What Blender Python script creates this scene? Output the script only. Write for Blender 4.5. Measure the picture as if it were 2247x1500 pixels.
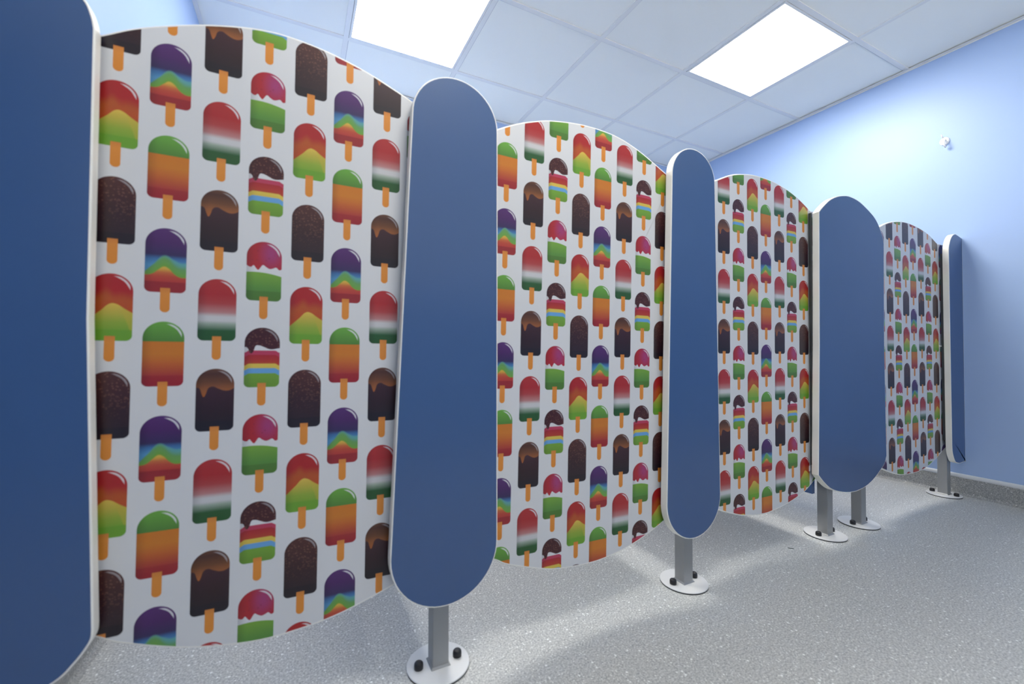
import bpy, bmesh, math, random
from mathutils import Matrix, Vector

# ------------------------------------------------------------------ scene reset
for o in list(bpy.data.objects):
    bpy.data.objects.remove(o, do_unlink=True)
SC = bpy.context.scene
COL = SC.collection
PI = math.pi

# ------------------------------------------------------------------ camera
CAM_Z = 0.764
cd = bpy.data.cameras.new('camera')
cam = bpy.data.objects.new('camera', cd)
COL.objects.link(cam)
yaw, pitch, roll = 0.4636, 0.0178, 0.0027
fw = Vector((math.sin(yaw) * math.cos(pitch), math.cos(yaw) * math.cos(pitch), math.sin(pitch)))
r0 = Vector((math.cos(yaw), -math.sin(yaw), 0.0))
u0 = r0.cross(fw)
rt = r0 * math.cos(roll) + u0 * math.sin(roll)
up = -r0 * math.sin(roll) + u0 * math.cos(roll)
m = Matrix((rt, up, -fw)).transposed().to_4x4()
m.translation = Vector((0, 0, CAM_Z))
cam.matrix_world = m
cd.sensor_fit = 'HORIZONTAL'
cd.sensor_width = 36.0
cd.lens = 939.97 / 2247 * 36.0
cd.clip_start = 0.02
cd.dof.use_dof = True
cd.dof.focus_distance = 2.3
cd.dof.aperture_fstop = 2.8
SC.camera = cam

# ------------------------------------------------------------------ world and exposure
LAMP_STRENGTH = 30.0
FILL_ABOVE, FILL_BELOW = 0.8, 3.3
w = bpy.data.worlds.new('world')
SC.world = w
w.use_nodes = True
# fill through the added window: weaker above the horizon, stronger below to lift ceiling
_wn, _wl = w.node_tree.nodes, w.node_tree.links
_tc = _wn.new('ShaderNodeTexCoord')
_sp = _wn.new('ShaderNodeSeparateXYZ')
_wl.new(_tc.outputs['Generated'], _sp.inputs[0])
_rp = _wn.new('ShaderNodeMapRange')
_wl.new(_sp.outputs[2], _rp.inputs[0])
_rp.inputs[1].default_value, _rp.inputs[2].default_value = -0.02, 0.02
_mx = _wn.new('ShaderNodeMix')
_mx.data_type = 'RGBA'
_wl.new(_rp.outputs[0], _mx.inputs[0])
_mx.inputs[6].default_value = tuple(c * FILL_BELOW for c in (1.0, 0.98, 0.92)) + (1,)
_mx.inputs[7].default_value = tuple(c * FILL_ABOVE for c in (0.93, 0.97, 1.0)) + (1,)
_wl.new(_mx.outputs[2], _wn['Background'].inputs[0])
_wn['Background'].inputs[1].default_value = 1.0
SC.view_settings.view_transform = 'Standard'
SC.view_settings.look = 'None'
SC.view_settings.gamma = 1.0
SC.view_settings.use_curve_mapping = False
SC.view_settings.exposure = 0.0
LAMP_COLOR = (1.0, 0.965, 0.90)

# room extents
X_LEFT, X_RIGHT = -0.46, 3.165
X_FAR_LEFT = -2.0
Y_BACK, Y_FRONT = 2.775, -1.3
Z_CEIL = 2.40
ADDED_WINDOW = (-1.0, 3.0, 1.20, 2.30)  # opening added behind the camera, out of view, for fill light
GX, GY, TILE = 0.2091, 2.38, 0.6      # ceiling grid origin and pitch


# ------------------------------------------------------------------ object helpers
def link(name, bm, mats, parent=None, smooth=False):
    me = bpy.data.meshes.new(name)
    bmesh.ops.recalc_face_normals(bm, faces=bm.faces[:])
    bm.to_mesh(me)
    bm.free()
    for mt in (mats if isinstance(mats, (list, tuple)) else [mats]):
        me.materials.append(mt)
    if smooth:
        for p in me.polygons:
            p.use_smooth = True
    o = bpy.data.objects.new(name, me)
    COL.objects.link(o)
    if parent is not None:
        o.parent = parent
        if parent.type == 'EMPTY':
            o.matrix_parent_inverse = Matrix.Translation(-Vector(parent.location))
    return o


def thing(name, label, cat, loc=(0, 0, 0), group=None):
    o = bpy.data.objects.new(name, None)
    o.empty_display_size = 0.05
    COL.objects.link(o)
    o.location = loc
    o['label'] = label
    o['category'] = cat
    if group:
        o['group'] = group
    return o


def tag(o, label, cat, group=None):
    o['label'] = label
    o['category'] = cat
    if group:
        o['group'] = group
    return o


def struct(name, bm, mt, smooth=False):
    o = link(name, bm, mt, None, smooth)
    o['kind'] = 'structure'
    return o


def box(bm, x0, x1, y0, y1, z0, z1, mat=0):
    vs = [bm.verts.new((x, y, z)) for x in (x0, x1) for y in (y0, y1) for z in (z0, z1)]
    for idx in ((0, 1, 3, 2), (4, 6, 7, 5), (0, 4, 5, 1), (2, 3, 7, 6), (0, 2, 6, 4), (1, 5, 7, 3)):
        f = bm.faces.new([vs[i] for i in idx])
        f.material_index = mat
    return vs


def prof_box(bm, x0, x1, y0, y1, z0, z1, bev):
    """box with bevelled edges"""
    tmp = bmesh.new()
    box(tmp, x0, x1, y0, y1, z0, z1)
    bmesh.ops.recalc_face_normals(tmp, faces=tmp.faces[:])
    bmesh.ops.bevel(tmp, geom=tmp.edges[:], offset=bev, segments=2, profile=0.5, affect='EDGES')
    me = bpy.data.meshes.new('tmp')
    tmp.to_mesh(me)
    tmp.free()
    bm.from_mesh(me)
    bpy.data.meshes.remove(me)


def lathe(bm, cx, cy, prof, seg=40):
    """prof: list of (radius, z)"""
    rings = []
    for r, z in prof:
        if r < 1e-6:
            rings.append([bm.verts.new((cx, cy, z))])
        else:
            rings.append([bm.verts.new((cx + r * math.cos(2 * PI * i / seg), cy + r * math.sin(2 * PI * i / seg), z))
                          for i in range(seg)])
    for a, b in zip(rings[:-1], rings[1:]):
        for i in range(seg):
            j = (i + 1) % seg
            if len(a) == 1 and len(b) == 1:
                continue
            if len(a) == 1:
                bm.faces.new([a[0], b[j], b[i]])
            elif len(b) == 1:
                bm.faces.new([a[i], a[j], b[0]])
            else:
                bm.faces.new([a[i], a[j], b[j], b[i]])


def catmull(pts, n=6):
    out = []
    P = [pts[0]] + list(pts) + [pts[-1]]
    for i in range(1, len(P) - 2):
        p0, p1, p2, p3 = P[i - 1], P[i], P[i + 1], P[i + 2]
        for k in range(n):
            t = k / n
            out.append(tuple(0.5 * ((2 * p1[c]) + (-p0[c] + p2[c]) * t + (2 * p0[c] - 5 * p1[c] + 4 * p2[c] - p3[c]) * t * t
                                    + (-p0[c] + 3 * p1[c] - 3 * p2[c] + p3[c]) * t ** 3) for c in (0, 1)))
    out.append(tuple(pts[-1]))
    return out


def inset(poly, d):
    """shrink a clockwise/counter-clockwise outline by d"""
    n = len(poly)
    area = sum(poly[i][0] * poly[(i + 1) % n][1] - poly[(i + 1) % n][0] * poly[i][1] for i in range(n))
    sgn = 1 if area > 0 else -1
    out = []
    for i in range(n):
        a, b, c = poly[i - 1], poly[i], poly[(i + 1) % n]
        e1 = Vector((b[0] - a[0], b[1] - a[1])).normalized()
        e2 = Vector((c[0] - b[0], c[1] - b[1])).normalized()
        n1 = Vector((-e1.y, e1.x)) * sgn
        n2 = Vector((-e2.y, e2.x)) * sgn
        nn = (n1 + n2)
        if nn.length < 1e-6:
            nn = n1
        nn.normalize()
        k = d / max(0.4, nn.dot(n1))
        out.append((b[0] + nn.x * k, b[1] + nn.y * k))
    return out


def clean(poly, eps=5e-4):
    out = []
    for p in poly:
        if not out or math.hypot(p[0] - out[-1][0], p[1] - out[-1][1]) > eps:
            out.append(p)
    if math.hypot(out[0][0] - out[-1][0], out[0][1] - out[-1][1]) < eps:
        out.pop()
    return out


def slab(poly, y0, y1):
    bm = bmesh.new()
    f = [bm.verts.new((x, y0, z)) for x, z in poly]
    b = [bm.verts.new((x, y1, z)) for x, z in poly]
    bm.faces.new(f)
    bm.faces.new(b[::-1])
    n = len(poly)
    for i in range(n):
        j = (i + 1) % n
        bm.faces.new([f[i], f[j], b[j], b[i]])
    return bm


def edge_ring(poly, y0, y1, wd=0.0030, bv=0.0020):
    """the pale edging that runs round a board: a closed band with softened arrises"""
    bm = bmesh.new()
    prof = [(wd, y0), (bv, y0), (bv * 0.3, y0 + bv * 0.3), (0.0, y0 + bv), (0.0, y1 - bv), (bv * 0.3, y1 - bv * 0.3), (bv, y1), (wd, y1)]
    rings = []
    for d, y in prof:
        q = inset(poly, d) if d > 0 else poly
        rings.append([bm.verts.new((x, y, z)) for x, z in q])
    n = len(poly)
    for a, b in zip(rings, rings[1:] + rings[:1]):
        for i in range(n):
            j = (i + 1) % n
            bm.faces.new([a[i], a[j], b[j], b[i]])
    return bm


# ------------------------------------------------------------------ material helpers
def srgb(r, g, b):
    def f(c):
        c /= 255.0
        return c / 12.92 if c <= 0.04045 else ((c + 0.055) / 1.055) ** 2.4
    return (f(r), f(g), f(b))


def alb(r, g, b, white=(166, 177, 189), k=0.61):
    """albedo of a printed ink as seen next to the board's own white"""
    c, wv = srgb(r, g, b), srgb(*white)
    return tuple(max(0.004, min(0.95, c[i] / wv[i] * k - 0.006)) for i in range(3))


def new_mat(name, color=(0.8, 0.8, 0.8), rough=0.5, metal=0.0, spec=0.5):
    mt = bpy.data.materials.new(name)
    mt.use_nodes = True
    b = mt.node_tree.nodes['Principled BSDF']
    b.inputs['Base Color'].default_value = (*color, 1)
    b.inputs['Roughness'].default_value = rough
    b.inputs['Metallic'].default_value = metal
    b.inputs['Specular IOR Level'].default_value = spec
    return mt


def add_noise(mt, scale, lo, hi, detail=3.0, bump=0.0, bump_scale=None):
    """vary the base colour between lo and hi with an object-space noise"""
    nt = mt.node_tree
    b = nt.nodes['Principled BSDF']
    tc = nt.nodes.new('ShaderNodeTexCoord')
    no = nt.nodes.new('ShaderNodeTexNoise')
    no.inputs['Scale'].default_value = scale
    no.inputs['Detail'].default_value = detail
    nt.links.new(tc.outputs['Object'], no.inputs['Vector'])
    mx = nt.nodes.new('ShaderNodeMix')
    mx.data_type = 'RGBA'
    mx.inputs[6].default_value = (*lo, 1)
    mx.inputs[7].default_value = (*hi, 1)
    nt.links.new(no.outputs['Fac'], mx.inputs[0])
    nt.links.new(mx.outputs[2], b.inputs['Base Color'])
    if bump:
        n2 = nt.nodes.new('ShaderNodeTexNoise')
        n2.inputs['Scale'].default_value = bump_scale or scale * 8
        n2.inputs['Detail'].default_value = 4
        nt.links.new(tc.outputs['Object'], n2.inputs['Vector'])
        bp = nt.nodes.new('ShaderNodeBump')
        bp.inputs['Strength'].default_value = bump
        bp.inputs['Distance'].default_value = 0.001
        nt.links.new(n2.outputs['Fac'], bp.inputs['Height'])
        nt.links.new(bp.outputs['Normal'], b.inputs['Normal'])
    return mt


M_wall = add_noise(new_mat('wall_paint', rough=0.42, spec=0.4), 1.2, (0.395, 0.54, 0.83), (0.415, 0.56, 0.85), bump=0.05, bump_scale=220)
M_ceil = add_noise(new_mat('ceiling_tile', rough=0.9, spec=0.2), 3.0, (0.93, 0.925, 0.865), (0.95, 0.945, 0.885), bump=0.12, bump_scale=420)
M_grid = new_mat('ceiling_grid_metal', (0.84, 0.83, 0.80), 0.5)
M_gap = new_mat('ceiling_reveal', (0.60, 0.60, 0.62), 0.8)
M_blue = add_noise(new_mat('blue_laminate', rough=0.27, spec=0.85), 5.0, (0.034, 0.094, 0.240), (0.038, 0.102, 0.256), bump=0.03, bump_scale=600)
M_edge = new_mat('cream_edging', (0.93, 0.91, 0.84), 0.4)
M_leg = add_noise(new_mat('satin_aluminium', rough=0.42, metal=0.35), 12.0, (0.33, 0.335, 0.33), (0.36, 0.365, 0.36))
M_plate = new_mat('plate_metal', (0.78, 0.78, 0.77), 0.4, 0.1)
M_black = new_mat('black_plastic', (0.012, 0.012, 0.014), 0.45)
M_dark = new_mat('dark_gasket_strip', (0.035, 0.040, 0.042), 0.6)
M_white = new_mat('white_plastic', (0.85, 0.86, 0.87), 0.3)
M_cap = new_mat('cove_cap_plastic', (0.80, 0.82, 0.84), 0.35)

def lamp_material(name, strength):
    mt = bpy.data.materials.new(name)
    mt.use_nodes = True
    nt = mt.node_tree
    nt.nodes.clear()
    e = nt.nodes.new('ShaderNodeEmission')
    e.inputs[0].default_value = (*LAMP_COLOR, 1)
    e.inputs[1].default_value = strength
    o = nt.nodes.new('ShaderNodeOutputMaterial')
    nt.links.new(e.outputs[0], o.inputs[0])
    return mt


M_lamp = lamp_material('light_diffuser', LAMP_STRENGTH)
M_lamp_dim = lamp_material('light_diffuser_dimmer', LAMP_STRENGTH * 0.72)


def floor_material(name='speckled_vinyl', tone=1.0):
    mt = bpy.data.materials.new(name)
    mt.use_nodes = True
    nt = mt.node_tree
    N, L = nt.nodes, nt.links
    b = N['Principled BSDF']
    tc = N.new('ShaderNodeTexCoord')

    def noise(scale, detail=2.0):
        n = N.new('ShaderNodeTexNoise')
        n.inputs['Scale'].default_value = scale
        n.inputs['Detail'].default_value = detail
        L.new(tc.outputs['Object'], n.inputs['Vector'])
        return n.outputs['Fac']

    def ramp(src, stops):
        r = N.new('ShaderNodeValToRGB')
        el = r.color_ramp.elements
        el[0].position, el[0].color = stops[0][0], (*stops[0][1], 1)
        el[1].position, el[1].color = stops[-1][0], (*stops[-1][1], 1)
        for p, c in stops[1:-1]:
            e = el.new(p)
            e.color = (*c, 1)
        L.new(src, r.inputs[0])
        return r.outputs[0]

    def mix(f, a, c):
        n = N.new('ShaderNodeMix')
        n.data_type = 'RGBA'
        L.new(f, n.inputs[0])
        if isinstance(a, tuple):
            n.inputs[6].default_value = (*a, 1)
        else:
            L.new(a, n.inputs[6])
        if isinstance(c, tuple):
            n.inputs[7].default_value = (*c, 1)
        else:
            L.new(c, n.inputs[7])
        return n.outputs[2]

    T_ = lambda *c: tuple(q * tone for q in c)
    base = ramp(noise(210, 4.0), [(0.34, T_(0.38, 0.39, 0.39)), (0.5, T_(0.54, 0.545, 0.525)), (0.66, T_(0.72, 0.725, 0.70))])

    def flecks(scale, size, keep):
        v = N.new('ShaderNodeTexVoronoi')
        v.inputs['Scale'].default_value = scale
        L.new(tc.outputs['Object'], v.inputs['Vector'])
        a = N.new('ShaderNodeMath')
        a.operation = 'LESS_THAN'
        L.new(v.outputs['Distance'], a.inputs[0])
        a.inputs[1].default_value = size
        s = N.new('ShaderNodeSeparateColor')
        L.new(v.outputs['Color'], s.inputs[0])
        k = N.new('ShaderNodeMath')
        k.operation = 'GREATER_THAN'
        L.new(s.outputs[0], k.inputs[0])
        k.inputs[1].default_value = keep
        mlt = N.new('ShaderNodeMath')
        mlt.operation = 'MULTIPLY'
        L.new(a.outputs[0], mlt.inputs[0])
        L.new(k.outputs[0], mlt.inputs[1])
        return mlt.outputs[0]

    c = mix(flecks(230, 0.36, 0.86), base, T_(0.30, 0.31, 0.32))
    c = mix(flecks(150, 0.30, 0.78), c, T_(0.85, 0.86, 0.83))
    w1 = flecks(75, 0.22, 0.84)
    c = mix(w1, c, T_(0.97, 0.98, 0.96))
    # welded seam between two sheets
    sp = N.new('ShaderNodeSeparateXYZ')
    L.new(tc.outputs['Object'], sp.inputs[0])
    d = N.new('ShaderNodeMath'); d.operation = 'SUBTRACT'; d.inputs[1].default_value = 1.533
    L.new(sp.outputs[0], d.inputs[0])
    ab = N.new('ShaderNodeMath'); ab.operation = 'ABSOLUTE'
    L.new(d.outputs[0], ab.inputs[0])
    lt = N.new('ShaderNodeMath'); lt.operation = 'LESS_THAN'; lt.inputs[1].default_value = 0.0011
    L.new(ab.outputs[0], lt.inputs[0])
    hf = N.new('ShaderNodeMath'); hf.operation = 'MULTIPLY'; hf.inputs[1].default_value = 0.45
    L.new(lt.outputs[0], hf.inputs[0])
    c = mix(hf.outputs[0], c, (0.26, 0.25, 0.23))
    L.new(c, b.inputs['Base Color'])
    b.inputs['Roughness'].default_value = 0.42
    b.inputs['Specular IOR Level'].default_value = 0.45
    bp = N.new('ShaderNodeBump')
    bp.inputs['Strength'].default_value = 0.25
    bp.inputs['Distance'].default_value = 0.0006
    L.new(noise(500, 2.0), bp.inputs['Height'])
    L.new(bp.outputs['Normal'], b.inputs['Normal'])
    return mt


M_floor = floor_material()
M_cove = floor_material('speckled_vinyl_shaded', 0.70)  # floor vinyl darkened: shade on the upright skirting put into its colour

# ------------------------------------------------------------------ ice-lolly print
PITCH_X, PITCH_Z = 0.0786, 0.1743


class V:
    """tiny expression builder on top of shader math nodes"""
    nt = None

    def __init__(self, s):
        self.s = s

    @staticmethod
    def m(op, *a, clamp=False):
        n = V.nt.nodes.new('ShaderNodeMath')
        n.operation = op
        n.use_clamp = clamp
        for i, x in enumerate(a):
            if isinstance(x, V):
                V.nt.links.new(x.s, n.inputs[i])
            else:
                n.inputs[i].default_value = float(x)
        return V(n.outputs[0])

    def __add__(s, o): return V.m('ADD', s, o)
    __radd__ = __add__
    def __sub__(s, o): return V.m('SUBTRACT', s, o)
    def __rsub__(s, o): return V.m('SUBTRACT', o, s)
    def __mul__(s, o): return V.m('MULTIPLY', s, o)
    __rmul__ = __mul__
    def __truediv__(s, o): return V.m('DIVIDE', s, o)
    def gt(s, o): return V.m('GREATER_THAN', s, o)
    def lt(s, o): return V.m('LESS_THAN', s, o)
    def floor(s): return V.m('FLOOR', s)
    def ceil(s): return V.m('CEIL', s)
    def abs(s): return V.m('ABSOLUTE', s)
    def max(s, o): return V.m('MAXIMUM', s, o)
    def min(s, o): return V.m('MINIMUM', s, o)
    def mod(s, o): return V.m('FLOORED_MODULO', s, o)
    def sqrt(s): return V.m('SQRT', s)
    def eq(s, o): return V.m('COMPARE', s, o, 0.25)


def smooth(x, a, b):
    n = V.nt.nodes.new('ShaderNodeMapRange')
    n.interpolation_type = 'SMOOTHSTEP'
    V.nt.links.new(x.s, n.inputs[0])
    n.inputs[1].default_value = a
    n.inputs[2].default_value = b
    n.inputs[3].default_value = 0
    n.inputs[4].default_value = 1
    return V(n.outputs[0])


def curve(x, pts):
    """pts: (s in -1..1, height in 0..1)"""
    n = V.nt.nodes.new('ShaderNodeFloatCurve')
    V.nt.links.new(((x + 1.0) * 0.5).s, n.inputs['Value'])
    c = n.mapping.curves[0]
    n.mapping.use_clip = False
    pp = sorted(((s + 1) / 2, h) for s, h in pts)
    c.points[0].location = pp[0]
    c.points[1].location = pp[-1]
    for p in pp[1:-1]:
        c.points.new(*p)
    n.mapping.update()
    return V(n.outputs[0])


def ramp(x, stops, const=False):
    n = V.nt.nodes.new('ShaderNodeValToRGB')
    V.nt.links.new(x.s, n.inputs[0])
    el = n.color_ramp.elements
    stops = sorted(stops, key=lambda q: q[0])
    el[0].position, el[0].color = stops[0][0], (*stops[0][1], 1)
    el[1].position, el[1].color = stops[-1][0], (*stops[-1][1], 1)
    for p, c in stops[1:-1]:
        e = el.new(p)
        e.color = (*c, 1)
    return n.outputs[0]


def cmix(f, a, b):
    n = V.nt.nodes.new('ShaderNodeMix')
    n.data_type = 'RGBA'
    if isinstance(f, V):
        V.nt.links.new(f.s, n.inputs[0])
    else:
        n.inputs[0].default_value = f
    for i, c in ((6, a), (7, b)):
        if isinstance(c, tuple):
            n.inputs[i].default_value = (*c, 1)
        else:
            V.nt.links.new(c, n.inputs[i])
    return n.outputs[2]


def lolly_material():
    mt = new_mat('lolly_print_laminate', rough=0.32, spec=0.5)
    V.nt = mt.node_tree
    nt = mt.node_tree
    uvn = nt.nodes.new('ShaderNodeUVMap')
    uvn.uv_map = 'print'
    sp = nt.nodes.new('ShaderNodeSeparateXYZ')
    nt.links.new(uvn.outputs[0], sp.inputs[0])
    u, v = V(sp.outputs[0]), V(sp.outputs[1])
    ci = (u + 0.5).floor()
    kc = ci.mod(4.0)
    isB, isC, isD = kc.eq(1), kc.eq(2), kc.eq(3)
    x = (u - ci) * PITCH_X - (isB * -0.0018 + isC * 0.0012)
    vv = v + (isB * (0.5 + 0.0043 / PITCH_Z) + isC * (0.0033 / PITCH_Z) + isD * (0.5 - 0.0015 / PITCH_Z))
    row = vv.ceil()
    y = (row - vv) * PITCH_Z
    par = row.mod(2.0)
    kind = kc * 2.0 + par
    HW, YB, YT = 0.0310, 0.0371, 0.1572
    s = x / HW
    h = (y - YB) / (YT - YB)
    yc = YT - HW
    # body silhouette: round top, small-radius bottom corners
    rr = (x * x + (y - yc) * (y - yc)).sqrt()
    top = y.gt(yc) * rr.lt(HW)
    rc = 0.0095
    qx = (x.abs() - (HW - rc)).max(0.0)
    qy = ((YB + rc) - y).max(0.0)
    low = (1.0 - y.gt(yc)) * (qx * qx + qy * qy).sqrt().lt(rc)
    body = top.max(low)
    # stick with round end
    sw = 0.0074
    sy = ((sw) - y).max(0.0)
    stick = (x * x + sy * sy).sqrt().lt(sw) * y.lt(YB + 0.0085) * x.abs().lt(sw)

    nutv = nt.nodes.new('ShaderNodeTexVoronoi')
    nutv.inputs['Scale'].default_value = 1.0
    cmb = nt.nodes.new('ShaderNodeCombineXYZ')
    nt.links.new((x * 210.0).s, cmb.inputs[0])
    nt.links.new((y * 250.0).s, cmb.inputs[1])
    nt.links.new(cmb.outputs[0], nutv.inputs['Vector'])
    nut_spot = 1.0 - smooth(V(nutv.outputs['Distance']), 0.12, 0.42)

    band = h.lt(0.165)
    A = alb
    # chocolate with chopped nuts
    nut = ramp(h, [(0.0, A(36, 30, 38)), (0.5, A(46, 30, 36)), (1.0, A(66, 40, 40))])
    nut = cmix(nut_spot * smooth(h, 0.15, 0.85) * 0.75, nut, A(112, 82, 72))
    nut = cmix(band * 0.55, nut, A(24, 24, 32))
    # red-orange-yellow-green mountains
    peak = curve(s, [(-1, 0.30), (-0.45, 0.44), (0.0, 0.555), (0.25, 0.55), (0.7, 0.47), (1, 0.42)])
    redp = curve(s, [(-1, 0.62), (-0.5, 0.69), (-0.2, 0.75), (0.15, 0.69), (0.5, 0.70), (1, 0.67)])
    trop_hi = cmix(smooth(h - redp, -0.11, 0.07), ramp(h, [(0.4, A(150, 66, 34)), (0.7, A(146, 76, 38))]), A(138, 34, 38))
    trop_lo = ramp(h, [(0.12, A(92, 140, 48)), (0.28, A(116, 146, 56)), (0.45, A(158, 152, 66)), (0.55, A(176, 160, 74))])
    trop_lo = cmix(smooth(s + h * 1.3, 1.05, 1.15) * 0.45, trop_lo, A(160, 150, 60))
    trop = cmix(smooth(h - peak, -0.008, 0.008), trop_lo, trop_hi)
    trop = cmix(band * 0.8, trop, A(86, 138, 46))
    # green cap, orange to red
    og = ramp(h, [(0.05, A(128, 34, 44)), (0.17, A(138, 52, 48)), (0.36, A(158, 88, 42)), (0.5, A(166, 107, 40)), (0.68, A(166, 104, 38))])
    cap = ramp(h, [(0.68, A(66, 112, 52)), (1.0, A(88, 146, 62))])
    orange = cmix(h.gt(0.69), og, cap)
    orange = cmix(band * 0.6, orange, A(122, 30, 42))
    # purple sunset
    b1 = curve(s, [(-1, 0.30), (-0.6, 0.42), (-0.1, 0.56), (0.4, 0.50), (0.75, 0.46), (1, 0.47)])
    b2 = curve(s, [(-1, 0.26), (-0.62, 0.285), (-0.35, 0.35), (-0.1, 0.40), (0.15, 0.372), (0.4, 0.295), (0.65, 0.25), (1, 0.245)])
    sky = ramp(h, [(0.42, A(70, 130, 180)), (0.52, A(52, 96, 150)), (0.585, A(46, 40, 82)), (0.78, A(62, 36, 90)), (1.0, A(70, 42, 100))])
    grn = ramp(h - b2, [(0.0, A(90, 140, 56)), (0.12, A(84, 136, 84)), (0.2, A(78, 140, 150))])
    pur = cmix(smooth(h - b1, -0.01, 0.03), grn, sky)
    fire = ramp(h, [(0.16, A(146, 50, 50)), (0.25, A(152, 66, 52)), (0.31, A(160, 92, 56)), (0.355, A(172, 138, 62)), (0.40, A(176, 158, 70))])
    purple = cmix(smooth(h - b2, -0.012, 0.012), fire, pur)
    purple = cmix(band * 0.75, purple, A(114, 32, 42))
    # chocolate with caramel drip
    dr = curve(s, [(-1, 0.70), (-0.82, 0.685), (-0.70, 0.60), (-0.60, 0.55), (-0.48, 0.60), (-0.38, 0.68), (-0.15, 0.715),
                   (0.15, 0.68), (0.5, 0.645), (0.8, 0.655), (1, 0.69)])
    caram = ramp(h, [(0.55, A(140, 84, 42)), (0.66, A(122, 78, 46)), (0.78, A(88, 58, 40)), (0.92, A(62, 40, 36)), (1.0, A(84, 58, 46))])
    choc = ramp(h, [(0.0, A(28, 26, 34)), (0.35, A(40, 27, 34)), (0.75, A(54, 34, 44))])
    drip = cmix(smooth(h - dr, -0.006, 0.006), choc, caram)
    drip = cmix(band * 0.5, drip, A(24, 24, 34))
    # watermelon fade
    wm = ramp(h, [(0.0, A(34, 74, 44)), (0.17, A(40, 80, 54)), (0.27, A(122, 144, 138)), (0.325, A(164, 174, 186)), (0.39, A(164, 174, 186)),
                  (0.46, A(150, 112, 118)), (0.60, A(140, 58, 62)), (0.75, A(138, 38, 44)), (1.0, A(142, 44, 48))])
    wm = cmix(band * 0.8, wm, A(34, 76, 42))
    # nut cap over a rainbow body
    cb = curve(s, [(-1, 0.67), (-0.82, 0.65), (-0.72, 0.58), (-0.62, 0.565), (-0.5, 0.60), (-0.38, 0.69), (-0.2, 0.70), (0.1, 0.672),
                   (0.32, 0.645), (0.55, 0.635), (0.8, 0.648), (1, 0.66)])
    hb = h + smooth(s.abs(), 0.72, 1.0) * 0.035
    stripes = ramp(hb, [(0.0, A(84, 126, 46)), (0.23, A(96, 142, 54)), (0.236, A(84, 140, 196)), (0.315, A(84, 140, 196)), (0.322, A(176, 164, 74)),
                        (0.392, A(176, 164, 74)), (0.398, A(146, 60, 42)), (0.47, A(142, 44, 44)), (0.54, A(136, 36, 46)), (0.546, A(150, 54, 84)),
                        (0.64, A(150, 54, 84))])
    nutc = cmix(nut_spot * 0.7, A(54, 26, 32), A(112, 78, 70))
    white = (0.70, 0.70, 0.70)
    rs = cmix(hb.gt(0.615), stripes, white)
    rs = cmix(h.gt(cb), rs, nutc)
    # strawberry cap over green
    pb = curve(s, [(-1, 0.59), (-0.75, 0.56), (-0.6, 0.59), (-0.48, 0.55), (-0.34, 0.52), (-0.22, 0.56), (-0.09, 0.605), (0.1, 0.575), (0.31, 0.548),
                   (0.5, 0.56), (0.68, 0.578), (0.86, 0.54), (1, 0.555)])
    gt_ = curve(s, [(-1, 0.475), (-0.2, 0.48), (0.4, 0.462), (1, 0.425)])
    blob = (1.0 - smooth(((s - 0.40) * (s - 0.40) + (h - 0.80) * (h - 0.80) * 7.0).sqrt(), 0.0, 0.95)) * 0.85
    straw = cmix(blob, A(140, 36, 46), A(130, 56, 112))
    sv = nt.nodes.new('ShaderNodeTexVoronoi')
    sv.inputs['Scale'].default_value = 0.5
    nt.links.new(cmb.outputs[0], sv.inputs['Vector'])
    straw = cmix(V(sv.outputs['Distance']).lt(0.16) * 0.5, straw, A(96, 30, 52))
    green = ramp(h, [(0.0, A(70, 112, 48)), (0.2, A(72, 122, 58)), (0.48, A(98, 144, 58))])
    green = cmix(band * 0.6, green, A(58, 96, 44))
    pg = cmix(h.lt(gt_), white, green)
    pg = cmix(h.gt(pb), pg, straw)

    kinds = [nut, trop, orange, purple, drip, wm, rs, pg]
    col = kinds[0]
    for i in range(1, 8):
        col = cmix(kind.eq(float(i)), col, kinds[i])
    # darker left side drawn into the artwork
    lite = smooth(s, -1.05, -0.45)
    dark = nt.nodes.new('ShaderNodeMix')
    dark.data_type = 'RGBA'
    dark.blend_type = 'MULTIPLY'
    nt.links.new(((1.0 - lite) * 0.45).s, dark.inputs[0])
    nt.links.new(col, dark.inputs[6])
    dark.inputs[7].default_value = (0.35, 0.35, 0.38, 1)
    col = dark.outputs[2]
    # drawn gloss crescent at the upper right of every lolly
    sx, sy2 = x / HW, (y - yc) / HW
    r2 = (sx * sx + sy2 * sy2).sqrt()
    ang = V.m('ARCTAN2', sy2, sx)
    tp = smooth(ang, 0.05, 0.45) * (1.0 - smooth(ang, 1.05, 1.5))
    cres = (r2 - 0.865).abs().lt(tp * 0.052) * tp.gt(0.02)
    isch = kind.eq(0.0).max(kind.eq(4.0)).max(kind.eq(6.0))
    col = cmix(cres * (0.78 - isch * 0.45), col, (0.80, 0.78, 0.80))
    paper = (0.70, 0.70, 0.70)
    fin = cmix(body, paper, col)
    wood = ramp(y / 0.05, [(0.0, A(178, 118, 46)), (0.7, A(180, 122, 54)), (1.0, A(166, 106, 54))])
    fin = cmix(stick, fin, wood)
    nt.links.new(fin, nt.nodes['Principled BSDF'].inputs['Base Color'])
    return mt


M_print = lolly_material()

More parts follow.
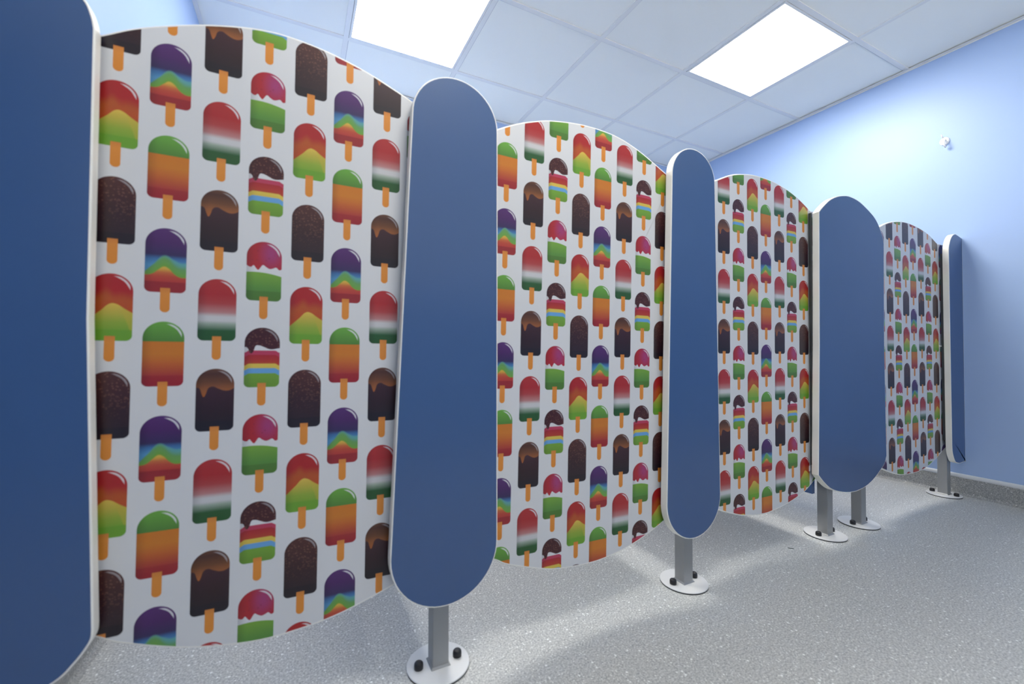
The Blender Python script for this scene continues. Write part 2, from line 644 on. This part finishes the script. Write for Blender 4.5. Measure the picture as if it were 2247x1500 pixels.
# ------------------------------------------------------------------ setting: floor, walls, ceiling
bm = bmesh.new(); box(bm, X_FAR_LEFT - 0.1, X_RIGHT + 0.1, Y_FRONT - 0.1, Y_BACK + 0.1, -0.08, 0.0)
struct('floor', bm, M_floor)
bm = bmesh.new(); box(bm, X_FAR_LEFT - 0.1, X_RIGHT + 0.1, Y_FRONT - 0.1, Y_BACK + 0.1, Z_CEIL, Z_CEIL + 0.08)
struct('ceiling', bm, M_ceil)
bm = bmesh.new(); box(bm, X_RIGHT, X_RIGHT + 0.1, Y_FRONT - 0.1, Y_BACK + 0.1, 0, Z_CEIL)
struct('wall_right', bm, M_wall)
bm = bmesh.new(); box(bm, X_LEFT, X_RIGHT, Y_BACK, Y_BACK + 0.1, 0, Z_CEIL)
struct('wall_back', bm, M_wall)
bm = bmesh.new(); box(bm, X_FAR_LEFT, X_LEFT, 1.12, Y_BACK + 0.1, 0, Z_CEIL)
struct('wall_left', bm, M_wall)
bm = bmesh.new(); box(bm, X_FAR_LEFT - 0.1, X_FAR_LEFT, Y_FRONT, 1.12, 0, Z_CEIL)
struct('wall_far_left', bm, M_wall)
# wall behind the camera, with an unseen window added to let fill light in
WX0, WX1, WZ0, WZ1 = ADDED_WINDOW
bm = bmesh.new()
box(bm, X_FAR_LEFT - 0.1, WX0, Y_FRONT - 0.1, Y_FRONT, 0, Z_CEIL)
box(bm, WX1, X_RIGHT, Y_FRONT - 0.1, Y_FRONT, 0, Z_CEIL)
box(bm, WX0, WX1, Y_FRONT - 0.1, Y_FRONT, 0, WZ0)
box(bm, WX0, WX1, Y_FRONT - 0.1, Y_FRONT, WZ1, Z_CEIL)
struct('wall_front', bm, M_wall)
bm = bmesh.new()
for a_, b_, c_, d_ in ((WX0, WX1, WZ0, WZ0 + .05), (WX0, WX1, WZ1 - .05, WZ1), (WX0, WX0 + .05, WZ0 + .05, WZ1 - .05), (WX1 - .05, WX1, WZ0 + .05, WZ1 - .05),
                       ((WX0 + WX1) / 2 - .03, (WX0 + WX1) / 2 + .03, WZ0 + .05, WZ1 - .05)):
    box(bm, a_, b_, Y_FRONT - 0.07, Y_FRONT - 0.02, c_, d_)
struct('added_window_1', bm, M_cap)

# unseen white duct box added behind the cubicles to bounce light onto the ceiling
bm = bmesh.new(); box(bm, X_LEFT + 0.03, X_RIGHT - 0.03, Y_BACK - 0.36, Y_BACK - 0.012, 0.0, 1.20)
struct('bounce_box', bm, M_white)

# ceiling grid: flat white bars with a narrow reveal along one side
LIGHTS = [(0, 0), (3, 1)]                      # (column, row) of the lit tiles in view
LIGHTS_OUT = [(0, 3)]                                # further fittings of the same ceiling, outside the frame
bm = bmesh.new()
gx = [GX + TILE * i for i in range(-4, 6)]
gy = [GY - TILE * j for j in range(-1, 9)]
for x in gx:
    if X_FAR_LEFT < x < X_RIGHT:
        if -0.45 < x < -0.3:
            continue
        yb = Y_BACK if x > X_LEFT else 1.12
        box(bm, x - 0.012, x + 0.012, Y_FRONT, yb, Z_CEIL - 0.004, Z_CEIL)
for y in gy:
    if Y_FRONT < y < Y_BACK:
        xs = [q for q in gx if (X_LEFT if y > 1.12 else X_FAR_LEFT) < q < X_RIGHT]
        lim = [(X_LEFT if y > 1.12 else X_FAR_LEFT)] + xs + [X_RIGHT]
        for a, b in zip(lim[:-1], lim[1:]):
            box(bm, a + (0.012 if a in xs else 0), b - (0.012 if b in xs else 0), y - 0.012, y + 0.012, Z_CEIL - 0.004, Z_CEIL)
struct('trim_1', bm, M_grid)
bm = bmesh.new()
for y in gy:                                   # shadow reveal beside the bars
    if Y_FRONT < y < Y_BACK:
        box(bm, X_LEFT if y > 1.12 else X_FAR_LEFT, X_RIGHT, y + 0.0125, y + 0.0165, Z_CEIL - 0.0012, Z_CEIL + 0.001)
for x in gx:
    if X_FAR_LEFT < x < X_RIGHT and not -0.45 < x < -0.3:
        box(bm, x + 0.0125, x + 0.0155, Y_FRONT, Y_BACK if x > X_LEFT else 1.12, Z_CEIL - 0.0010, Z_CEIL + 0.001)
struct('trim_2', bm, M_gap)
# perimeter angle where the ceiling meets the walls
bm = bmesh.new()
box(bm, X_RIGHT - 0.022, X_RIGHT, Y_FRONT, Y_BACK, Z_CEIL - 0.006, Z_CEIL - 0.0045)
box(bm, X_RIGHT - 0.0015, X_RIGHT, Y_FRONT, Y_BACK, Z_CEIL - 0.012, Z_CEIL - 0.006)
struct('trim_3', bm, M_grid)
bm = bmesh.new()
box(bm, X_LEFT, X_LEFT + 0.020, 1.12, Y_BACK, Z_CEIL - 0.006, Z_CEIL - 0.0045)
struct('trim_4', bm, M_grid)
bm = bmesh.new()
box(bm, X_LEFT + 0.021, X_RIGHT - 0.023, Y_BACK - 0.020, Y_BACK, Z_CEIL - 0.006, Z_CEIL - 0.0045)
struct('trim_5', bm, M_grid)


# coved vinyl skirting with a plastic cap
def cove_profile():
    r = 0.016
    pts = [(0.0, 0.0), (0.004 + r, 0.0)]
    for k in range(1, 9):
        a = PI / 2 * k / 8
        pts.append((0.004 + r - r * math.sin(a), r - r * math.cos(a)))
    pts += [(0.004, 0.091), (0.0, 0.091)]
    return pts


def cap_profile():
    pts = [(0.0, 0.089)]
    for k in range(0, 9):
        a = -PI / 2 + PI * k / 8
        pts.append((0.002 + 0.006 * math.cos(a), 0.100 + 0.011 * math.sin(a)))
    pts.append((0.0, 0.111))
    return pts


def extrude_profile(prof, place, t0, t1):
    bm = bmesh.new()
    a = [bm.verts.new(place(d, z, t0)) for d, z in prof]
    b = [bm.verts.new(place(d, z, t1)) for d, z in prof]
    bm.faces.new(a)
    bm.faces.new(b[::-1])
    for i in range(len(prof)):
        j = (i + 1) % len(prof)
        bm.faces.new([a[i], a[j], b[j], b[i]])
    return bm


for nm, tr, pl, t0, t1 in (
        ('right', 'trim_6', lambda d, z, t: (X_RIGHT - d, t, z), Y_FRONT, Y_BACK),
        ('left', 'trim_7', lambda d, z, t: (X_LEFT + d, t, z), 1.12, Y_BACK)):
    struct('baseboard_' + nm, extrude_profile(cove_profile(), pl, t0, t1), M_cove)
    struct(tr, extrude_profile(cap_profile(), pl, t0, t1), M_cap, smooth=False)


# ------------------------------------------------------------------ ceiling lights
def ceiling_light(ci, cj, label, lamp=M_lamp):
    x0, x1 = GX + TILE * ci, GX + TILE * (ci + 1)
    y1, y0 = GY - TILE * cj, GY - TILE * (cj + 1)
    t = thing('ceiling_light', label, 'ceiling light', ((x0 + x1) / 2, (y0 + y1) / 2, Z_CEIL), 'square light panels in the ceiling grid')
    a, b = 0.017, 0.026
    bm = bmesh.new()
    z0, z1 = Z_CEIL - 0.006, Z_CEIL - 0.0005
    box(bm, x0 + a - 0.003, x1 - a + 0.003, y0 + a - 0.003, y0 + b, z0, z1)
    box(bm, x0 + a - 0.003, x1 - a + 0.003, y1 - b, y1 - a + 0.003, z0, z1)
    box(bm, x0 + a - 0.003, x0 + b, y0 + b, y1 - b, z0, z1)
    box(bm, x1 - b, x1 - a + 0.003, y0 + b, y1 - b, z0, z1)
    link('frame', bm, M_grid, t)
    # rounded-corner diffuser
    bm = bmesh.new()
    r = 0.008
    pts = []
    for cx, cy, a0 in ((x1 - b - r, y1 - b - r, 0), (x0 + b + r, y1 - b - r, PI / 2), (x0 + b + r, y0 + b + r, PI), (x1 - b - r, y0 + b + r, 1.5 * PI)):
        for k in range(5):
            an = a0 + PI / 2 * k / 4
            pts.append((cx + r * math.cos(an), cy + r * math.sin(an)))
    lo = [bm.verts.new((x, y, Z_CEIL - 0.005)) for x, y in pts]
    hi = [bm.verts.new((x, y, Z_CEIL - 0.001)) for x, y in pts]
    bm.faces.new(lo)
    bm.faces.new(hi[::-1])
    for i in range(len(pts)):
        j = (i + 1) % len(pts)
        bm.faces.new([lo[i], lo[j], hi[j], hi[i]])
    link('diffuser', bm, lamp, t)
    return t


ceiling_light(0, 0, 'bright square light panel cut by the top edge, above the nearest cubicle doors')
ceiling_light(3, 1, 'bright square light panel near the blue right wall, seen whole')
for c in LIGHTS_OUT:
    ceiling_light(c[0], c[1], 'square light panel in the ceiling outside the frame, over the aisle', M_lamp_dim)

# ------------------------------------------------------------------ pilasters
YF, YBK = 0.962, 0.987            # front and back of the pilaster boards
LEG_Y0, LEG_W = 1.000, 0.040


def stadium(Lt, Rt, zt, Lb, Rb, zb, n=28):
    """tapering board with half-round ends"""
    pts = []
    ct, rt_ = (Lt + Rt) / 2, (Rt - Lt) / 2
    cb_, rb_ = (Lb + Rb) / 2, (Rb - Lb) / 2
    for k in range(n + 1):
        a = PI * k / n
        pts.append((ct + rt_ * math.cos(a), zt + rt_ * math.sin(a)))
    for k in range(n + 1):
        a = PI + PI * k / n
        pts.append((cb_ + rb_ * math.cos(a), zb + rb_ * math.sin(a)))
    return pts


def pilaster(label, outline, legs, plate_r=0.075, gap_strips=(), bolts_along_y=False):
    pts = clean([(x, z + CAM_Z) for x, z in outline])
    cx = sum(p[0] for p in pts) / len(pts)
    t = thing('cubicle_pilaster', label, 'pilaster', (cx, (YF + YBK) / 2, 0.0), 'blue rounded pilasters of the cubicle row')
    link('edge_band', edge_ring(pts, YF, YBK), M_edge, t)
    link('panel', slab(inset(pts, 0.0030), YF + 0.0001, YBK - 0.0001), M_blue, t)
    for lx in legs:
        bm = bmesh.new()
        prof_box(bm, lx - LEG_W / 2, lx + LEG_W / 2, LEG_Y0, LEG_Y0 + LEG_W, 0.006, 0.34, 0.0022)
        box(bm, lx - 0.012, lx + 0.012, YBK + 0.0001, LEG_Y0 + 0.001, 0.27, 0.33)      # fixing tab to the board
        lg = link('leg', bm, M_leg, t)
        bm = bmesh.new()
        c = 0.0035
        lo = [bm.verts.new(p) for p in ((lx - LEG_W / 2 - c, LEG_Y0 - c, 0.0055), (lx + LEG_W / 2 + c, LEG_Y0 - c, 0.0055),
                                        (lx + LEG_W / 2 + c, LEG_Y0 + LEG_W + c, 0.0055), (lx - LEG_W / 2 - c, LEG_Y0 + LEG_W + c, 0.0055))]
        mi = [bm.verts.new((v.co.x, v.co.y, 0.0085)) for v in lo]
        hi = [bm.verts.new(p) for p in ((lx - LEG_W / 2 - .0005, LEG_Y0 - .0005, 0.012), (lx + LEG_W / 2 + .0005, LEG_Y0 - .0005, 0.012),
                                        (lx + LEG_W / 2 + .0005, LEG_Y0 + LEG_W + .0005, 0.012), (lx - LEG_W / 2 - .0005, LEG_Y0 + LEG_W + .0005, 0.012))]
        for A_, B_ in ((lo, mi), (mi, hi)):
            for i in range(4):
                j = (i + 1) % 4
                bm.faces.new([A_[i], A_[j], B_[j], B_[i]])
        bm.faces.new(lo)
        bm.faces.new(hi[::-1])
        link('weld_collar', bm, M_leg, lg)
        cy = LEG_Y0 + LEG_W / 2
        bm = bmesh.new()
        R = plate_r
        lathe(bm, lx, cy, [(0, 0.0036), (R - 0.001, 0.0036), (R, 0.0042), (R, 0.0060), (R - 0.0012, 0.0070), (0, 0.0070)], 64)
        pl = link('foot_plate', bm, M_plate, t)
        bm = bmesh.new()
        lathe(bm, lx, cy, [(0, 0.0), (R - 0.0006, 0.0), (R - 0.0006, 0.0036), (0, 0.0036)], 64)
        link('gasket', bm, M_dark, pl)
        for sx in (-1, 1):
            bm = bmesh.new()
            off = sx * min(0.048, plate_r - 0.015)
            bx, by = (lx, cy + off) if bolts_along_y else (lx + off, cy)
            lathe(bm, bx, by, [(0, 0.0070), (0.0105, 0.0070), (0.0108, 0.014), (0.0102, 0.0195), (0.0080, 0.0222), (0.004, 0.0232), (0, 0.0234)], 24)
            link('bolt_cap', bm, M_black, pl, smooth=True)
    for sx0, sx1, z0, z1 in gap_strips:
        bm = bmesh.new()
        prof_box(bm, sx0, sx1, YBK, YBK + 0.009, z0, z1, 0.001)
        link('gap_strip', bm, M_dark, t)  # dark strip in the gap between board and door
    return t


P1 = stadium(0.2259, 0.4399, 0.5380, 0.1843, 0.4428, -0.4636)
P2 = stadium(1.0358, 1.2329, 0.5484, 1.0085, 1.2513, -0.4736)
P3 = (catmull([(1.8328, 0.5469), (1.8586, 0.5697), (1.9071, 0.6043), (1.9576, 0.6271), (2.0091, 0.6400), (2.0607, 0.6449), (2.1320, 0.6360), (2.2063, 0.6103),
               (2.2628, 0.5825), (2.2964, 0.5528), (2.3163, 0.5251), (2.3301, 0.5003), (2.3381, 0.4765)])
      + [(2.3306, 0.0178)]
      + catmull([(2.3390, -0.4656), (2.3163, -0.5013), (2.2746, -0.5280), (2.2231, -0.5558), (2.1627, -0.5756), (2.0993, -0.5845), (2.0517, -0.5845), (2.0072, -0.5796),
                 (1.9616, -0.5706), (1.9180, -0.5578), (1.8833, -0.5419), (1.8457, -0.5152), (1.8115, -0.4845)])
      + [(1.8259, 0.0149)])
P4 = (catmull([(2.9979, 0.4954), (2.9988, 0.5241), (3.0058, 0.5498), (3.0236, 0.5806), (3.0504, 0.6033), (3.0781, 0.6132), (3.1049, 0.6108), (3.1645, 0.5994)])
      + [(3.1645, -0.5845)]
      + catmull([(3.1645, -0.5825), (3.0979, -0.5865), (3.0722, -0.5835), (3.0414, -0.5736), (3.0226, -0.5518), (3.0078, -0.5221), (3.0028, -0.4884), (3.0018, -0.4448)]))
P0h = [(-0.3141, 0.5439), (-0.3180, 0.5657), (-0.3279, 0.5895), (-0.3557, 0.6142), (-0.4062, 0.6340), (-0.4755, 0.6459), (-0.5647, 0.6499)]
P0b = [(-0.3012, -0.4686), (-0.3022, -0.4845), (-0.3091, -0.4993), (-0.3230, -0.5191), (-0.3477, -0.5429), (-0.4062, -0.5667), (-0.4755, -0.5815), (-0.5647, -0.5865)]


def mir(p): return (-1.13 - p[0], p[1])


P0 = (catmull(P0h + [mir(p) for p in P0h[-2::-1]]) + [mir((-0.315, 0.05))]
      + catmull([mir(p) for p in P0b] + P0b[-2::-1]) + [(-0.315, 0.05)])

pilaster('large blue pilaster at the far left edge of the picture, cropped by the frame', P0, (-0.72, -0.43))
pilaster('tall narrow blue pilaster on a single leg, nearest one seen whole', P1, (0.3125,))
pilaster('narrow blue pilaster on a single leg, in the middle of the row', P2, (1.1445,))
pilaster('wide blue pilaster standing on two legs', P3, (1.965, 2.226), gap_strips=((1.822, 1.831, 0.312, 1.312),))
pilaster('slim half-width blue pilaster fixed against the blue right wall', P4, (3.078,), plate_r=0.070, bolts_along_y=True, gap_strips=((2.999, 3.012, 0.30, 1.27),))

# ------------------------------------------------------------------ printed doors
DY0, DY1 = 1.0005, 1.0165
# per door: outline, print origin (X of column 0, height of row 0), tilt, kind of column 0, row parity
DOORS = [
    dict(top=[(-0.352, 0.540), (-0.316, 0.561), (-0.263, 0.592), (-0.165, 0.631), (-0.070, 0.653), (0.004, 0.653), (0.068, 0.643), (0.136, 0.625),
              (0.209, 0.597), (0.236, 0.585), (0.262, 0.570)],
         bot=[(0.262, -0.512), (0.199, -0.538), (0.091, -0.571), (0.003, -0.583), (-0.078, -0.583), (-0.180, -0.563), (-0.273, -0.527), (-0.310, -0.505),
              (-0.352, -0.480)],
         X0=-0.2951, Z0=0.4996, tilt=-0.0094, k=0, par=0,
         label='lolly-printed cubicle door nearest the camera, beside the far left pilaster'),
    dict(top=[(0.400, 0.545), (0.430, 0.559), (0.459, 0.573), (0.512, 0.599), (0.572, 0.621), (0.630, 0.636), (0.733, 0.648), (0.844, 0.643), (0.939, 0.617),
              (1.041, 0.572), (1.06, 0.563), (1.085, 0.563)],
         bot=[(1.085, -0.515), (1.030, -0.542), (0.979, -0.563), (0.898, -0.589), (0.815, -0.604), (0.748, -0.608), (0.653, -0.602), (0.591, -0.589),
              (0.491, -0.556), (0.456, -0.537), (0.400, -0.51)],
         X0=0.4853, Z0=0.4676, tilt=-0.0193, k=1, par=1,
         label='lolly-printed cubicle door second from the camera, between the two narrow pilasters'),
    dict(top=[(1.215, 0.553), (1.250, 0.570), (1.287, 0.588), (1.369, 0.622), (1.435, 0.637), (1.497, 0.644), (1.594, 0.642), (1.692, 0.625), (1.759, 0.604),
              (1.815, 0.580), (1.842, 0.565), (1.852, 0.563), (1.893, 0.563)],
         bot=[(1.893, -0.50), (1.859, -0.519), (1.803, -0.550), (1.760, -0.565), (1.676, -0.586), (1.587, -0.598), (1.529, -0.600), (1.429, -0.589),
              (1.368, -0.573), (1.297, -0.549), (1.215, -0.515)],
         X0=1.3245, Z0=0.4709, tilt=-0.0048, k=2, par=1,
         label='lolly-printed cubicle door third from the camera, left of the two-legged pilaster'),
    dict(top=[(2.320, 0.535), (2.398, 0.573), (2.460, 0.597), (2.526, 0.614), (2.608, 0.625), (2.678, 0.626), (2.766, 0.619), (2.856, 0.604), (2.918, 0.586),
              (2.977, 0.563), (2.992, 0.560), (3.054, 0.560)],
         bot=[(3.054, -0.505), (2.991, -0.531), (2.934, -0.554), (2.846, -0.581), (2.777, -0.593), (2.689, -0.597), (2.590, -0.592), (2.529, -0.583),
              (2.483, -0.570), (2.431, -0.554), (2.320, -0.515)],
         X0=2.4793, Z0=0.4798, tilt=0.0023, k=2, par=0,
         label='lolly-printed cubicle door farthest from the camera, next to the right wall'),
]


def door(d):
    pts = clean([(x, z + CAM_Z) for x, z in catmull(d['top'], 5) + catmull(d['bot'], 5)])
    cx = sum(p[0] for p in pts) / len(pts)
    t = thing('cubicle_door', d['label'], 'door', (cx, DY0, 0.0), 'lolly-printed cubicle doors')
    link('edge_band', edge_ring(pts, DY0, DY1, 0.0042, 0.0034), M_edge, t)
    o = link('door_panel', slab(inset(pts, 0.0042), DY0 + 0.0001, DY1 - 0.0001), M_print, t)
    me = o.data
    uv = me.uv_layers.new(name='print')
    tl = d['tilt']
    for lp in me.loops:
        co = me.vertices[lp.vertex_index].co
        dx, dz = co.x - d['X0'], co.z - CAM_Z - d['Z0']
        a, b = dx + tl * dz, dz - tl * dx
        uv.data[lp.index].uv = (a / PITCH_X + d['k'] + 40.0, -b / PITCH_Z + d['par'] + 40.0)
    return t


door_objs = [door(d) for d in DOORS]
# small fittings the photo shows at the door edges
bm = bmesh.new(); prof_box(bm, 1.818, 1.829, 0.9965, 1.0004, 0.285, 0.307, 0.001)
link('hinge', bm, M_white, door_objs[2])
bm = bmesh.new(); prof_box(bm, 2.984, 2.998, 0.9945, 1.0004, 0.785, 0.792, 0.001)
link('latch', bm, M_edge, door_objs[3])

# ------------------------------------------------------------------ partitions between the cubicles
for x, lab in ((0.3125, 'blue partition board running back from the nearest narrow pilaster'),
               (1.1445, 'blue partition board running back from the middle narrow pilaster'),
               (1.884, 'blue partition board showing below the third door, left of the two legs'),
               (2.262, 'blue partition board running back from the right leg of the wide pilaster')):
    t = thing('cubicle_partition', lab, 'partition', (x, 1.9, 0.0), 'blue partitions between the cubicles')
    prof = [(1.043 if x not in (1.884, 2.262) else 1.020, 0.183), (Y_BACK - 0.362, 0.183), (Y_BACK - 0.362, 1.12), (1.043 if x not in (1.884, 2.262) else 1.020, 1.12)]
    bm = bmesh.new()
    box(bm, x - 0.009, x + 0.009, prof[0][0], prof[1][0], 0.183, 1.12)
    link('panel', bm, M_blue, t)
    bm = bmesh.new()
    box(bm, x - 0.009, x + 0.009, prof[0][0] , prof[1][0], 0.1815, 0.1829)
    link('edge_band', bm, M_blue, t)

# ------------------------------------------------------------------ little things
# white hook on the right wall
hk = thing('wall_hook', 'small white plastic hook screwed high on the blue right wall', 'hook', (X_RIGHT, 1.02, 1.91))
bm = bmesh.new()
seg = 28
ring0 = []
ring1 = []
ring2 = []
for i in range(seg):
    a = 2 * PI * i / seg
    ry, rz = 0.020 * math.cos(a), 0.022 * math.sin(a)
    ring0.append(bm.verts.new((X_RIGHT, 1.024 + ry, 1.912 + rz)))
    ring1.append(bm.verts.new((X_RIGHT - 0.007, 1.024 + ry, 1.912 + rz)))
    ring2.append(bm.verts.new((X_RIGHT - 0.010, 1.024 + ry * 0.8, 1.912 + rz * 0.8)))
for A_, B_ in ((ring0, ring1), (ring1, ring2)):
    for i in range(seg):
        j = (i + 1) % seg
        bm.faces.new([A_[i], A_[j], B_[j], B_[i]])
bm.faces.new(ring0)
bm.faces.new(ring2[::-1])
link('back_plate', bm, M_white, hk)


def tube(name, path, r, mt, parent, seg=10):
    bm = bmesh.new()
    rings = []
    for i, p in enumerate(path):
        p = Vector(p)
        d = (Vector(path[min(i + 1, len(path) - 1)]) - Vector(path[max(i - 1, 0)])).normalized()
        a = d.orthogonal().normalized()
        b = d.cross(a)
        if rings:
            ref = rings[-1][0].co - Vector(path[i - 1])
            a = (ref - d * ref.dot(d)).normalized()
            b = d.cross(a)
        rings.append([bm.verts.new(p + (a * math.cos(2 * PI * k / seg) + b * math.sin(2 * PI * k / seg)) * r) for k in range(seg)])
    for A_, B_ in zip(rings[:-1], rings[1:]):
        for k in range(seg):
            j = (k + 1) % seg
            bm.faces.new([A_[k], A_[j], B_[j], B_[k]])
    bm.faces.new(rings[0])
    bm.faces.new(rings[-1][::-1])
    return link(name, bm, mt, parent, smooth=True)


pth = [(X_RIGHT - 0.008, 1.022, 1.918)]
for k in range(9):
    a = -PI / 2 + PI * 1.15 * k / 8
    pth.append((X_RIGHT - 0.022 - 0.013 * math.cos(a) + 0.002, 1.022, 1.893 - 0.013 * math.sin(a) * -1 - 0.002))
pth = [(X_RIGHT - 0.008, 1.020, 1.916), (X_RIGHT - 0.020, 1.019, 1.912), (X_RIGHT - 0.030, 1.017, 1.900), (X_RIGHT - 0.034, 1.016, 1.886),
       (X_RIGHT - 0.030, 1.015, 1.876), (X_RIGHT - 0.021, 1.015, 1.873), (X_RIGHT - 0.015, 1.015, 1.879)]
tube('hook_prong', pth, 0.0042, M_white, hk)
tube('hook_prong', [(X_RIGHT - 0.006, 1.028, 1.930), (X_RIGHT - 0.014, 1.030, 1.938), (X_RIGHT - 0.020, 1.031, 1.948)], 0.003, M_white, hk)

# tiny dark sliver lying on the floor
bm = bmesh.new()
pa, pb_ = Vector((1.703, 1.016, 0.0012)), Vector((1.716, 1.001, 0.0012))
d = (pb_ - pa).normalized()
n = Vector((-d.y, d.x, 0))
vs = []
for tt, wd in ((0, 0.0004), (0.3, 0.0016), (0.6, 0.0018), (1, 0.0004)):
    p = pa.lerp(pb_, tt)
    vs.append([bm.verts.new(p + n * wd + Vector((0, 0, hh))) for hh in (-0.0011, 0.0006)] + [bm.verts.new(p - n * wd + Vector((0, 0, hh))) for hh in (0.0006, -0.0011)])
for A_, B_ in zip(vs[:-1], vs[1:]):
    for k in range(4):
        j = (k + 1) % 4
        bm.faces.new([A_[k], A_[j], B_[j], B_[k]])
bm.faces.new(vs[0]); bm.faces.new(vs[-1][::-1])
tag(link('floor_sliver', bm, new_mat('dark_green_scrap', (0.06, 0.085, 0.07), 0.7)),
    'tiny dark sliver of debris on the grey floor in front of the two-legged pilaster', 'debris')
